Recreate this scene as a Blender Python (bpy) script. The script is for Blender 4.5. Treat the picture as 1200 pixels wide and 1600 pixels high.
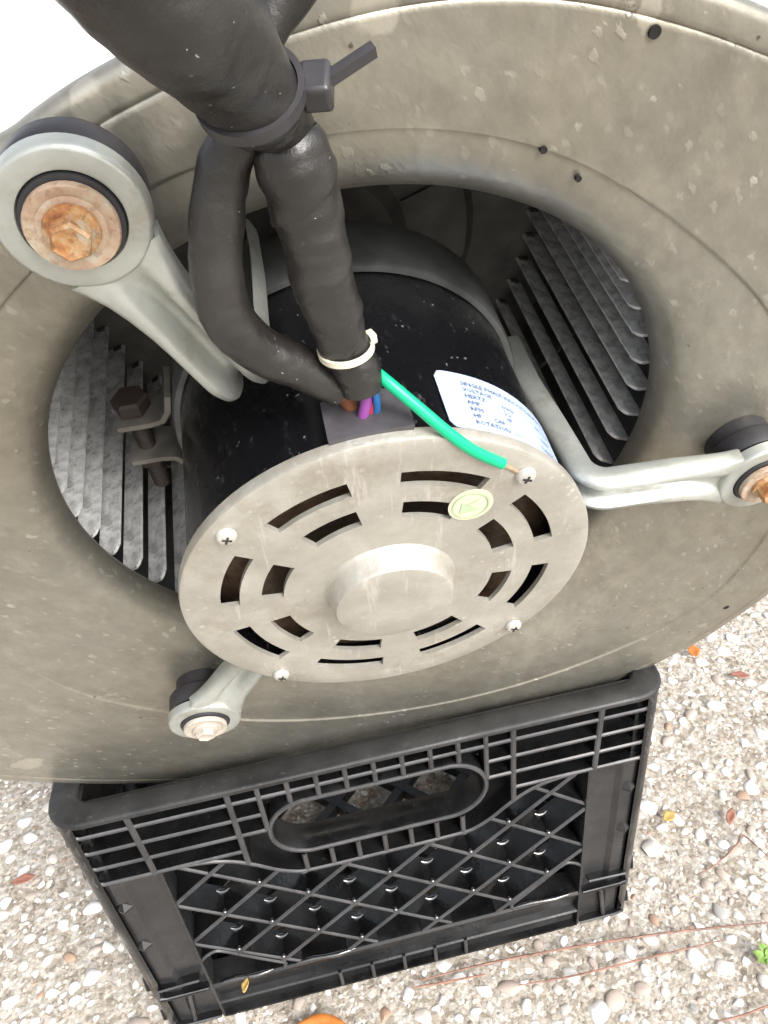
import bpy, bmesh, math, random
from mathutils import Matrix, Vector, noise as mnoise
R = math.radians
pi = math.pi
for o in list(bpy.data.objects): bpy.data.objects.remove(o)
scene = bpy.context.scene
col = scene.collection
rng = random.Random(7)

# ------------------------------------------------------------------ camera
cam = bpy.data.cameras.new('camera'); camo = bpy.data.objects.new('camera', cam); col.objects.link(camo)
cam.sensor_width = 36; cam.lens = 27.0; cam.clip_start = .01; cam.clip_end = 3000
camo.matrix_world = Matrix(((0.975942, 0.187453, -0.11135, -0.014511),
                            (-0.193768, 0.511558, -0.837115, -0.271715),
                            (-0.099958, 0.838552, 0.535573, 0.546461), (0, 0, 0, 1)))
scene.camera = camo
# ------------------------------------------------------------------ sky, sun, exposure
SUN_EL, SUN_AZ = 38, 152          # bright overcast, strongest from behind the camera on the right
w = bpy.data.worlds.new('World'); scene.world = w; w.use_nodes = True
nt = w.node_tree; nt.nodes.clear()
sky = nt.nodes.new('ShaderNodeTexSky'); sky.sky_type = 'NISHITA'; sky.sun_disc = False
sky.sun_elevation = R(SUN_EL); sky.sun_rotation = R(SUN_AZ); sky.dust_density = 3.0; sky.air_density = 1.0
hs = nt.nodes.new('ShaderNodeHueSaturation'); hs.inputs['Saturation'].default_value = .3
bg = nt.nodes.new('ShaderNodeBackground'); bg.inputs['Strength'].default_value = .15
out = nt.nodes.new('ShaderNodeOutputWorld')
nt.links.new(sky.outputs[0], hs.inputs['Color']); nt.links.new(hs.outputs[0], bg.inputs['Color']); nt.links.new(bg.outputs[0], out.inputs[0])
sl = bpy.data.lights.new('sun', 'SUN'); sl.energy = 1.5; sl.angle = R(28); sl.color = (1, .975, .94)
so = bpy.data.objects.new('sun', sl); col.objects.link(so)
# sun stands behind the camera to the right: azimuth measured clockwise from +Y
az = R(SUN_AZ)
sd = Vector((math.sin(az)*math.cos(R(SUN_EL)), math.cos(az)*math.cos(R(SUN_EL)), math.sin(R(SUN_EL))))
so.rotation_euler = sd.to_track_quat('Z', 'Y').to_euler(); so.location = sd*5
vs = scene.view_settings; vs.view_transform = 'Standard'; vs.look = 'None'; vs.exposure = 1.22; vs.gamma = 1; vs.use_curve_mapping = False

# ------------------------------------------------------------------ helpers
def tag(o, label=None, cat=None, group=None, kind=None):
    if label: o['label'] = label
    if cat: o['category'] = cat
    if group: o['group'] = group
    if kind: o['kind'] = kind
    return o
class MB:
    def __init__(s): s.v = []; s.f = []; s.m = []
    def add(s, vs, fs, m=0):
        b = len(s.v); s.v += [tuple(p) for p in vs]; s.f += [tuple(b+i for i in f) for f in fs]; s.m += [m]*len(fs)
    def box(s, c, d, mat=None):
        x, y, z = (k/2 for k in d)
        vs = [Vector((c[0]+i*x, c[1]+j*y, c[2]+k*z)) for i in (-1, 1) for j in (-1, 1) for k in (-1, 1)]
        if mat: vs = [mat @ v for v in vs]
        s.add(vs, [(0, 1, 3, 2), (4, 6, 7, 5), (0, 4, 5, 1), (2, 3, 7, 6), (0, 2, 6, 4), (1, 5, 7, 3)])
    def loft(s, rings, closed=True, capa=True, capb=True):
        n = len(rings[0]); b = len(s.v); fs = []
        for r in rings: s.v += [tuple(p) for p in r]
        for i in range(len(rings)-1):
            for j in range(n if closed else n-1):
                a = b+i*n+j; c = b+i*n+(j+1) % n
                fs.append((a, c, c+n, a+n))
        if closed and capa: fs.append(tuple(b+j for j in reversed(range(n))))
        if closed and capb: fs.append(tuple(b+(len(rings)-1)*n+j for j in range(n)))
        s.f += fs; s.m += [0]*len(fs)
    def tube(s, pts, rad, n=12, caps=True, wob=0, tape=0):
        pts = [Vector(p) for p in pts]; rings = []; up = None; run = 0
        for i, p in enumerate(pts):
            t = (pts[min(i+1, len(pts)-1)]-pts[max(i-1, 0)]).normalized()
            if up is None: up = t.orthogonal().normalized()
            up = (up-t*up.dot(t)).normalized(); bi = t.cross(up)
            r = rad[i] if isinstance(rad, (list, tuple)) else rad
            ring = []
            if i: run += (p-pts[i-1]).length
            for k in range(n):
                a = 2*pi*k/n; q_ = p+up*(r*math.cos(a))+bi*(r*math.sin(a))
                rr = r*(1+wob*(mnoise.noise(q_*110)*1.0+mnoise.noise(q_*260)*.5+.8*max(0, mnoise.noise(Vector((q_.x*60, q_.y*60, q_.z*300)))))) if wob else r
                if tape: rr *= 1+.07*((run/tape-k/n) % 1)**2
                ring.append(p+up*(rr*math.cos(a))+bi*(rr*math.sin(a)))
            rings.append(ring)
        s.loft(rings, True, caps, caps)
    def lathe(s, prof, n=32, c=(0, 0, 0), capa=True, capb=True, a0=0):
        s.loft([[(c[0]+r*math.cos(a0+2*pi*k/n), c[1]+r*math.sin(a0+2*pi*k/n), c[2]+z) for k in range(n)] for r, z in prof], True, capa, capb)
    def mesh(s, name, mats, smooth=40):
        me = bpy.data.meshes.new(name); me.from_pydata(s.v, [], s.f)
        mats = mats if isinstance(mats, (list, tuple)) else [mats]
        for m in mats: me.materials.append(m)
        if len(mats) > 1: me.polygons.foreach_set('material_index', s.m)
        me.validate(); me.update()
        bm = bmesh.new(); bm.from_mesh(me); bmesh.ops.recalc_face_normals(bm, faces=bm.faces); bm.to_mesh(me); bm.free()
        if smooth:
            me.shade_smooth(); me.set_sharp_from_angle(angle=R(smooth))
        return me
    def build(s, name, mats, parent=None, smooth=40):
        return obj(name, s.mesh(name, mats, smooth), parent)
def obj(name, me, parent=None, mw=None):
    o = bpy.data.objects.new(name, me); col.objects.link(o)
    if parent: o.parent = parent
    if mw is not None: o.matrix_basis = mw
    return o
def empty(name, m): 
    o = bpy.data.objects.new(name, None); col.objects.link(o); o.empty_display_size = .02; o.matrix_world = m; return o
def interp(tab, x):
    for (a, va), (b, vb) in zip(tab, tab[1:]):
        if a <= x <= b:
            t = (x-a)/(b-a); return va+(vb-va)*t
    return tab[0][1] if x < tab[0][0] else tab[-1][1]
def catmull(P, n):
    P = [tuple(p) for p in P]; out_ = []
    for i in range(len(P)-1):
        p0 = P[max(i-1, 0)]; p1 = P[i]; p2 = P[i+1]; p3 = P[min(i+2, len(P)-1)]
        for k in range(n):
            t = k/n
            out_.append(tuple(.5*((2*b)+(c-a)*t+(2*a-5*b+4*c-d)*t*t+(-a+3*b-3*c+d)*t**3) for a, b, c, d in zip(p0, p1, p2, p3)))
    out_.append(P[-1]); return out_
def rotz(a): return Matrix.Rotation(a, 4, 'Z')

# ------------------------------------------------------------------ materials
class Mat:
    def __init__(s, name):
        s.m = bpy.data.materials.new(name); s.m.use_nodes = True; s.t = s.m.node_tree; s.n = s.t.nodes; s.b = s.n['Principled BSDF']; s.tc = s.n.new('ShaderNodeTexCoord').outputs['Object']
    def link(s, a, b): s.t.links.new(a, b)
    def noise(s, scale, detail=4, rough=.55, vec=None):
        n = s.n.new('ShaderNodeTexNoise'); n.inputs['Scale'].default_value = scale; n.inputs['Detail'].default_value = detail; n.inputs['Roughness'].default_value = rough
        s.link(vec or s.tc, n.inputs['Vector']); return n.outputs['Fac']
    def voro(s, scale, vec=None, feature='F1', rnd=1.0):
        n = s.n.new('ShaderNodeTexVoronoi'); n.feature = feature; n.inputs['Scale'].default_value = scale; n.inputs['Randomness'].default_value = rnd
        s.link(vec or s.tc, n.inputs['Vector']); return n
    def stretch(s, sc, rot=(0, 0, 0)):
        n = s.n.new('ShaderNodeMapping'); n.inputs['Scale'].default_value = sc; n.inputs['Rotation'].default_value = rot; s.link(s.tc, n.inputs['Vector']); return n.outputs[0]
    def warp(s, vec, scale, amt):
        n = s.n.new('ShaderNodeTexNoise'); n.inputs['Scale'].default_value = scale; n.inputs['Detail'].default_value = 3; s.link(vec, n.inputs['Vector'])
        sub = s.n.new('ShaderNodeVectorMath'); sub.operation = 'SUBTRACT'; s.link(n.outputs['Color'], sub.inputs[0]); sub.inputs[1].default_value = (.5, .5, .5)
        sc = s.n.new('ShaderNodeVectorMath'); sc.operation = 'SCALE'; s.link(sub.outputs[0], sc.inputs[0]); sc.inputs['Scale'].default_value = amt
        ad = s.n.new('ShaderNodeVectorMath'); ad.operation = 'ADD'; s.link(vec, ad.inputs[0]); s.link(sc.outputs[0], ad.inputs[1]); return ad.outputs[0]
    def ramp(s, fac, stops):
        n = s.n.new('ShaderNodeValToRGB'); s.link(fac, n.inputs[0]); e = n.color_ramp.elements
        while len(e) < len(stops): e.new(.5)
        for k, (p, c) in zip(e, stops):
            k.position = p; k.color = (c if isinstance(c, tuple) else (c, c, c)) + (1,)
        return n.outputs[0]
    def mix(s, fac, a, b, mode='MIX'):
        n = s.n.new('ShaderNodeMix'); n.data_type = 'RGBA'; n.blend_type = mode
        if isinstance(fac, (int, float)): n.inputs[0].default_value = fac
        else: s.link(fac, n.inputs[0])
        for k, q in ((6, a), (7, b)):
            if isinstance(q, tuple): n.inputs[k].default_value = q+(1,)
            else: s.link(q, n.inputs[k])
        return n.outputs[2]
    def math(s, op, a, b=0.0):
        n = s.n.new('ShaderNodeMath'); n.operation = op
        for k, q in ((0, a), (1, b)):
            if isinstance(q, (int, float)): n.inputs[k].default_value = q
            else: s.link(q, n.inputs[k])
        return n.outputs[0]
    def bump(s, h, strength=.3, dist=.001):
        n = s.n.new('ShaderNodeBump'); n.inputs['Strength'].default_value = strength; n.inputs['Distance'].default_value = dist
        s.link(h, n.inputs['Height']); s.link(n.outputs[0], s.b.inputs['Normal'])
    def set(s, **k):
        for a, v in k.items():
            i = s.b.inputs[{'color': 'Base Color', 'rough': 'Roughness', 'metal': 'Metallic', 'spec': 'Specular IOR Level', 'coat': 'Coat Weight'}[a]]
            if isinstance(v, tuple): i.default_value = v+(1,)
            elif isinstance(v, (int, float)): i.default_value = v
            else: s.link(v, i)
        return s.m

def m_plate():
    a = Mat('galvanised_sheet_dirty')
    big = a.noise(14, 5, .6); c = a.ramp(big, [(.28, (.238, .226, .19)), (.5, (.322, .312, .272)), (.72, (.408, .398, .358))])
    streak = a.stretch((1, 1, 1), (0, 0, R(-35)))
    st2 = a.n.new('ShaderNodeMapping'); st2.inputs['Scale'].default_value = (1, .6, 1); a.link(streak, st2.inputs['Vector'])
    wv = a.warp(st2.outputs[0], 420, .0035); v = a.voro(300, wv); zone = a.noise(17, 3, .6)
    spots = a.ramp(v.outputs['Distance'], [(.2, 1.0), (.36, 0.0)])
    rare = a.n.new('ShaderNodeSeparateColor'); a.link(v.outputs['Color'], rare.inputs[0])
    sel = a.ramp(rare.outputs[0], [(.52, 0.0), (1.0, 1.0)])
    zmask = a.ramp(zone, [(.38, .1), (.62, .9)])
    f = a.math('MULTIPLY', a.math('MULTIPLY', spots, sel), zmask)
    c = a.mix(f, c, (.58, .565, .51))
    fl = a.math('MULTIPLY', a.ramp(a.noise(75, 4, .6, a.warp(st2.outputs[0], 90, .012)), [(.52, 0.0), (.62, .5)]), a.ramp(a.noise(9, 3, .6), [(.42, 0.0), (.62, 1.0)])); c = a.mix(fl, c, (.4, .375, .315))
    gr = a.ramp(a.noise(7, 6, .68), [(.42, 0.0), (.66, .7)]); c = a.mix(gr, c, (.18, .15, .095)); st = a.ramp(a.noise(16, 6, .7, a.stretch((1, .35, 1), (0, 0, R(20)))), [(.54, 0.0), (.7, .5)]); c = a.mix(st, c, (.47, .45, .39))
    mott = a.noise(120, 4, .7, st2.outputs[0]); c = a.mix(.22, c, a.ramp(mott, [(.3, .2), (.7, .85)]), 'OVERLAY')
    pat = a.ramp(a.noise(22, 6, .62), [(.66, 0.0), (.71, .5)]); c = a.mix(pat, c, (.52, .49, .4))
    wq = a.warp(a.tc, 90, .012)
    for cx, cy, rr in ((-.0495, .1350, .0058), (.0096, .1459, .0052), (.0694, .1404, .0042), (-.1779, -.1603, .0075)):
        dn = a.n.new('ShaderNodeVectorMath'); dn.operation = 'DISTANCE'; a.link(wq, dn.inputs[0]); dn.inputs[1].default_value = (cx, cy, 0)
        c = a.mix(a.ramp(a.math('DIVIDE', dn.outputs['Value'], rr), [(.8, .45), (1.0, 0.0)]), c, (.58, .55, .46))
    v2 = a.voro(120, a.warp(a.tc, 300, .004)); pits = a.ramp(v2.outputs['Distance'], [(.05, 1.0), (.09, 0.0)])
    sc2 = a.n.new('ShaderNodeSeparateColor'); a.link(v2.outputs['Color'], sc2.inputs[0])
    pf = a.math('MULTIPLY', pits, a.ramp(sc2.outputs[1], [(.74, 0.0), (.8, .85)])); c = a.mix(pf, c, (.08, .065, .045))
    a.bump(a.math('ADD', a.math('MULTIPLY', f, .7), a.math('MULTIPLY', mott, .8)), .6, .0006)
    return a.set(color=c, rough=a.ramp(big, [(.3, .34), (.7, .46)]), metal=.72, spec=.5)
def m_wrap():
    a = Mat('galvanised_sheet_blown_out'); n = a.noise(40, 4); return a.set(color=a.ramp(n, [(.3, (.74, .74, .72)), (.7, (.82, .82, .8))]), rough=.55, metal=.0)  # near-white base colour stands in for sky light blowing out the wrapper
def m_blade():
    a = Mat('galvanised_blade'); n = a.noise(150, 5, .65); n2 = a.noise(420, 3, .6)
    c = a.ramp(n, [(.36, (.4, .4, .39)), (.5, (.66, .66, .65)), (.64, (.84, .84, .83))]); c = a.mix(a.ramp(n2, [(.6, 0.0), (.72, .6)]), c, (.1, .095, .085))
    a.bump(n2, .5, .0005); return a.set(color=c, rough=.45, metal=.2)
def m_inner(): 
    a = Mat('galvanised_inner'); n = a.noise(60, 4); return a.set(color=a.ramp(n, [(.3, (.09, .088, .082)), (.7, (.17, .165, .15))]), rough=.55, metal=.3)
def m_zinc():
    a = Mat('zinc_plated_steel'); n = a.noise(55, 4, .6); c = a.ramp(n, [(.3, (.36, .375, .345)), (.6, (.47, .49, .455)), (.75, (.54, .56, .52))])
    d = a.ramp(a.noise(90, 6, .7), [(.55, 0.0), (.75, .7)]); c = a.mix(d, c, (.26, .22, .15))
    a.bump(a.noise(500, 3), .3, .0004); return a.set(color=c, rough=.4, metal=.55)
def m_rust(name, k):
    a = Mat(name); n = a.noise(190, 5, .65); n1 = a.noise(420, 4, .7)
    c = a.ramp(n, [(.3, (.17, .055, .015)), (.43, (.36, .14, .04)), (.52, (.42, .24, .1)), (.62, (.44, .36, .26))])
    c = a.mix(k, c, (.46, .425, .37)); c = a.mix(a.ramp(n1, [(.52, 0.0), (.66, .75*(1-k*.8))]), c, (.17, .08, .035))
    a.bump(n1, .5, .0005); return a.set(color=c, rough=.55, metal=.15)
def m_cast():
    a = Mat('cast_aluminium_dusty'); n = a.noise(50, 5, .65); c = a.ramp(n, [(.3, (.345, .328, .285)), (.55, (.435, .416, .368)), (.75, (.52, .5, .45))])
    v = a.voro(260); sp = a.ramp(v.outputs['Distance'], [(.12, .8), (.25, 0.0)]); c = a.mix(a.math('MULTIPLY', sp, a.ramp(a.noise(60, 3), [(.5, 0.0), (.66, .9)])), c, (.68, .65, .57))
    d = a.ramp(a.noise(30, 6, .72), [(.52, 0.0), (.68, .6)]); c = a.mix(d, c, (.27, .235, .175)); sc_ = a.ramp(a.noise(240, 4, .7, a.stretch((1, .12, 1), (0, 0, R(35)))), [(.6, 0.0), (.7, .45)]); c = a.mix(sc_, c, (.66, .64, .6))
    a.bump(a.noise(420, 5, .7), .5, .0005); return a.set(color=c, rough=.45, metal=.5)
def simple(name, colr, rough=.5, metal=0, var=.25, scale=80, bump=0.0, spec=.5, bscale=300):
    a = Mat(name); n = a.noise(scale, 4, .6)
    lo = tuple(x*(1-var) for x in colr); hi = tuple(min(1, x*(1+var)) for x in colr)
    if bump: a.bump(a.noise(bscale, 4, .6), bump, .0005)
    return a.set(color=a.ramp(n, [(.3, lo), (.7, hi)]), rough=a.ramp(n, [(.3, max(0.02, rough*.85)), (.7, min(1, rough*1.15))]), metal=metal, spec=spec)
def m_shell():
    a = Mat('black_motor_enamel'); n = a.noise(70, 4); st = a.stretch((1, 1, .4)); d = a.noise(330, 4, .7, st)
    dust = a.math('MULTIPLY', a.ramp(d, [(.6, 0.0), (.72, .45)]), a.ramp(a.noise(28, 3), [(.42, 0.0), (.65, 1.0)]))
    c = a.mix(dust, (.006, .006, .0075), (.26, .26, .27)); a.bump(n, .15, .0005)
    v = a.voro(430, a.warp(a.tc, 500, .003)); s2 = a.n.new('ShaderNodeSeparateColor'); a.link(v.outputs['Color'], s2.inputs[0])
    sp = a.math('MULTIPLY', a.ramp(v.outputs['Distance'], [(.12, 1.0), (.24, 0.0)]), a.math('MULTIPLY', a.ramp(s2.outputs[0], [(.72, 0.0), (.9, .8)]), a.ramp(a.noise(45, 3), [(.44, 0.0), (.6, 1.0)])))
    c = a.mix(sp, c, (.3, .3, .31))
    return a.set(color=c, rough=a.ramp(n, [(.3, .2), (.7, .34)]), spec=.5)
def m_sleeve():
    a = Mat('black_cable_sleeve'); n = a.noise(60, 4, .6); c = a.ramp(n, [(.3, (.013, .012, .011)), (.7, (.027, .0248, .023))])
    v = a.voro(700, a.warp(a.tc, 600, .002)); sp = a.ramp(v.outputs['Distance'], [(.1, 1.0), (.2, 0.0)])
    s2 = a.n.new('ShaderNodeSeparateColor'); a.link(v.outputs['Color'], s2.inputs[0])
    f = a.math('MULTIPLY', a.math('MULTIPLY', sp, a.ramp(s2.outputs[0], [(.86, 0.0), (.9, .8)])), a.ramp(a.noise(80, 3), [(.45, 0.0), (.58, 1.0)]))
    c = a.mix(f, c, (.45, .43, .4)); w_ = a.noise(190, 6, .7); a.bump(a.math('ADD', w_, a.math('MULTIPLY', f, .5)), .5, .0008)
    return a.set(color=c, rough=a.ramp(n, [(.3, .26), (.7, .48)]), spec=.55)
def m_crate(name, lo, hi, ra, rb, dust, spec=.5, coat=0.0):
    a = Mat(name); n = a.noise(45, 5, .65); c = a.ramp(n, [(.35, (lo, lo, lo*1.08)), (.7, (hi, hi, hi*1.04))])
    d = a.ramp(a.noise(260, 4, .7), [(.6, 0.0), (.75, dust)]); c = a.mix(d, c, (.12, .115, .11))
    a.bump(a.noise(350, 4), .2, .0005)
    return a.set(color=c, rough=a.ramp(a.noise(25, 3), [(.38, ra), (.62, rb)]), spec=spec, coat=coat)
def m_ground():
    a = Mat('exposed_aggregate_mortar'); n = a.noise(9, 6, .65); c = a.ramp(n, [(.3, (.21, .17, .135)), (.5, (.37, .315, .255)), (.7, (.54, .49, .42))])
    v = a.voro(190); s2 = a.n.new('ShaderNodeSeparateColor'); a.link(v.outputs['Color'], s2.inputs[0])
    tone = a.ramp(s2.outputs[0], [(0.0, (.2, .165, .125)), (.35, (.42, .36, .28)), (.65, (.58, .52, .44)), (.9, (.76, .74, .69))])
    c = a.mix(.6, c, tone); v3 = a.voro(420); s3 = a.n.new('ShaderNodeSeparateColor'); a.link(v3.outputs['Color'], s3.inputs[0])
    c = a.mix(.45, c, a.ramp(s3.outputs[0], [(0.0, (.13, .11, .09)), (.5, (.42, .37, .3)), (1.0, (.78, .74, .68))]))
    g = a.noise(700, 4, .7); a.bump(a.math('ADD', a.math('MULTIPLY', v.outputs['Distance'], -.8), g), .7, .002)
    return a.set(color=c, rough=.85, spec=.2)
def m_pebble(name, ca, cb, rough=.55):
    a = Mat(name); n = a.noise(160, 4, .6); oi = a.n.new('ShaderNodeObjectInfo'); 
    a.bump(a.noise(500, 3), .3, .0006)
    return a.set(color=a.ramp(n, [(.3, ca), (.7, cb)]), rough=rough, spec=.35)
PLATE, WRAP, BLADE, INNER, ZINC = m_plate(), m_wrap(), m_blade(), m_inner(), m_zinc()
RUST, RUSTMID, RUSTPALE = m_rust('rusty_steel', .05), m_rust('half_rusted_steel', .5), m_rust('lightly_rusted_steel', .93)
CAST, SHELL, SLEEVE, GROUND = m_cast(), m_shell(), m_sleeve(), m_ground()
CRATE = m_crate('black_crate_plastic', .003, .009, .14, .46, .12)
WORNLIT = m_crate('lit_scuffed_crate_edges', .022, .06, .35, .55, .5)  # paler rib edges: scuffs plus the light they catch, put into the colour
POSTM = m_crate('greyed_crate_post', .012, .026, .2, .36, .2)
RIMM = m_crate('weathered_crate_rim', .008, .03, .4, .6, .5)
WET = m_crate('wet_crate_plastic', .008, .014, .08, .16, .1, 1.0, 1.0)
RUSTDARK = simple('dark_rust', (.03, .02, .016), .65, 0, .4, 200, .5)
RUBBER = simple('black_rubber', (.022, .021, .024), .5, 0, .3, 90, .2)
DARKIRON = simple('dark_motor_interior', (.03, .028, .026), .6, .3)
WIND = simple('varnished_winding', (.085, .055, .035), .45, .2, .5, 350, .5)
HOLESHADE = simple('hole_shade_black', (.006, .005, .004), .9)
BANDM = simple('dull_band_steel', (.13, .135, .135), .5, .5, .3, 70, .2)
EARM = simple('dull_clamp_steel', (.15, .14, .12), .55, .2, .3, 90, .2)
SCREW = simple('bright_screw', (.55, .54, .5), .38, .5, .1)
TIE = simple('black_nylon', (.035, .033, .036), .35, 0, .2)
TIEW = simple('aged_white_nylon', (.62, .58, .45), .4, 0, .12)
GREENW = simple('green_wire_jacket', (.0, .4, .19), .35, 0, .06)
PURPLEW = simple('purple_wire_jacket', (.24, .06, .27), .4, 0, .06)
BLUEW = simple('blue_wire_jacket', (.02, .12, .33), .4, 0, .06)
REDW = simple('red_wire_jacket', (.35, .03, .04), .4, 0, .06)
BROWNW = simple('brown_wire_jacket', (.17, .065, .03), .45, 0, .25, 300)
COPPER = simple('tarnished_copper', (.45, .35, .24), .45, .6, .2, 400)
LABELM = simple('label_paper', (.42, .51, .7), .3, 0, .03)
INK = simple('label_ink', (.08, .1, .17), .5)
STICK = simple('pale_yellow_sticker', (.5, .49, .36), .45, 0, .1)
STICKG = simple('faded_green_ink', (.34, .43, .27), .5, 0, .1)
GROMM = simple('grey_black_grommet', (.06, .056, .062), .5, 0, .2, 120, .2)

# ------------------------------------------------------------------ ground
CH_H = .2265
def ground():
    b = MB(); b.add([(-400, -400, 0), (400, -400, 0), (400, 400, 0), (-400, 400, 0)], [(0, 1, 2, 3)])
    g = b.build('ground', GROUND, smooth=0); g['kind'] = 'structure'
    # far pavement of pale concrete beyond the patio
    pav = simple('pale_concrete', (.7, .68, .63), .9, 0, .08, 3)
    b = MB(); b.add([(-400, 2.2, .004), (400, 2.2, .004), (400, 400, .004), (-400, 400, .004)], [(0, 1, 2, 3)])
    p = b.build('driveway', pav, smooth=0); p['kind'] = 'structure'
    mats = [m_pebble('white_quartz_pebble', (.72, .7, .65), (.84, .83, .8)), m_pebble('cream_pebble', (.55, .5, .445), (.69, .65, .59)),
            m_pebble('tan_pebble', (.38, .31, .265), (.53, .45, .385)), m_pebble('grey_pebble', (.26, .25, .235), (.42, .4, .38)),
            m_pebble('brown_pebble', (.3, .19, .13), (.42, .3, .22)), m_pebble('dark_pebble', (.1, .09, .085), (.17, .155, .14))]
    wts = [32, 32, 25, 5, 5, 1]
    def picks(): return rng.choices(range(6), wts)[0]
    # pebble shapes shared by the single stones
    ico = bmesh.new(); bmesh.ops.create_icosphere(ico, subdivisions=2, radius=1)
    base_v = [v.co.copy() for v in ico.verts]; base_f = [tuple(v.index for v in f.verts) for f in ico.faces]; ico.free()
    ico = bmesh.new(); bmesh.ops.create_icosphere(ico, subdivisions=1, radius=1)
    low_v = [v.co.copy() for v in ico.verts]; low_f = [tuple(v.index for v in f.verts) for f in ico.faces]; ico.free()
    low_f = [f for f in low_f if sum(low_v[i].z for i in f)/3 > -.45]
    def shape(src, rr, amp):
        ds = [(Vector((rr.gauss(0, 1), rr.gauss(0, 1), rr.gauss(0, 1))).normalized(), rr.uniform(.42, .9)) for _ in range(8)]
        res = []
        for v in src:
            p = v.copy()
            for d, h in ds:
                k = p.dot(d)
                if k > h: p -= d*(k-h)*.92
            res.append(p*(1+rr.uniform(-amp, amp)))
        return res
    proto = {}
    for mi in range(6):
        for k in range(4):
            rr = random.Random(100+mi*10+k); b = MB(); vv = shape(base_v, rr, .03)
            b.add(vv, [f for f in base_f if sum(base_v[i].z for i in f)/3 > -.4][:]); proto[mi, k] = b.mesh('pebble', mats[mi], 60)
    cells = {}; placed = []
    X0, X1, Y0, Y1 = -.5, .62, -.3, .72
    def free(x, y, r):
        i, j = int(x/.02), int(y/.02)
        for a in (-1, 0, 1):
            for c in (-1, 0, 1):
                for (px, py, pr) in cells.get((i+a, j+c), ()):
                    if (px-x)**2+(py-y)**2 < ((pr+r)*.86)**2: return False
        cells.setdefault((i, j), []).append((x, y, r)); return True
    for n, (ra, rb) in ((520, (.0062, .0098)), (3000, (.0040, .0062)), (11000, (.0026, .0040)), (30000, (.0013, .0026))):
        for _ in range(n):
            x = rng.uniform(X0, X1); y = rng.uniform(Y0, Y1); r = rng.uniform(ra, rb)
            if r < .0062 and mnoise.noise(Vector((x*14, y*14, 3.1)))+.5*mnoise.noise(Vector((x*40, y*40, 1.7))) < rng.uniform(-.55, .05)-.1: continue
            if free(x, y, r): placed.append((x, y, r))
    # the ones that show largest become single stones
    inv = camo.matrix_world.inverted()
    def score(p):
        q = inv @ Vector((p[0], p[1], 0)); d = -q.z
        if d <= 0: return 0
        u = .5+q.x/d*.75*4/3; v_ = .5+q.y/d*.75
        inside = -.02 < u < 1.02 and -.02 < v_ < 1.02
        hid = (-.16 < p[0] < .16 and .0 < p[1] < .33)
        return (p[2]/d) if inside and not hid and v_ < .45 else 0
    order = sorted(placed, key=score, reverse=True); single = order[:300]; rest = order[300:]
    for x, y, r in single:
        mi = rng.choices(range(5), [52, 27, 17, 2, 2])[0]; o = obj('pebble', proto[mi, rng.randrange(4)], g)
        fl = rng.uniform(.4, .65)
        o.matrix_basis = Matrix.Translation((x, y, r*fl*rng.uniform(-.35, .1))) @ rotz(rng.uniform(0, 6.28)) @ Matrix.Rotation(rng.uniform(-.2, .2), 4, 'X') @ Matrix.Diagonal((r*rng.uniform(.95, 1.3), r*rng.uniform(.7, 1), r*fl, 1))
    b = MB(); variants = [shape(low_v, random.Random(k), .05) for k in range(24)]
    for x, y, r in rest:
        vv = variants[rng.randrange(24)]; a = rng.uniform(0, 6.28); ca, sa = math.cos(a), math.sin(a)
        ex, ey, ez = r*rng.uniform(.95, 1.35), r*rng.uniform(.7, 1), r*rng.uniform(.4, .65); z0 = ez*rng.uniform(-.4, .15)
        b.add([(x+ca*p.x*ex-sa*p.y*ey, y+sa*p.x*ex+ca*p.y*ey, z0+p.z*ez) for p in vv], low_f, picks())
    o = pebs = b.build('pebble_bed', mats, g, 60); o['kind'] = 'stuff'
    return g
G = ground()

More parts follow.
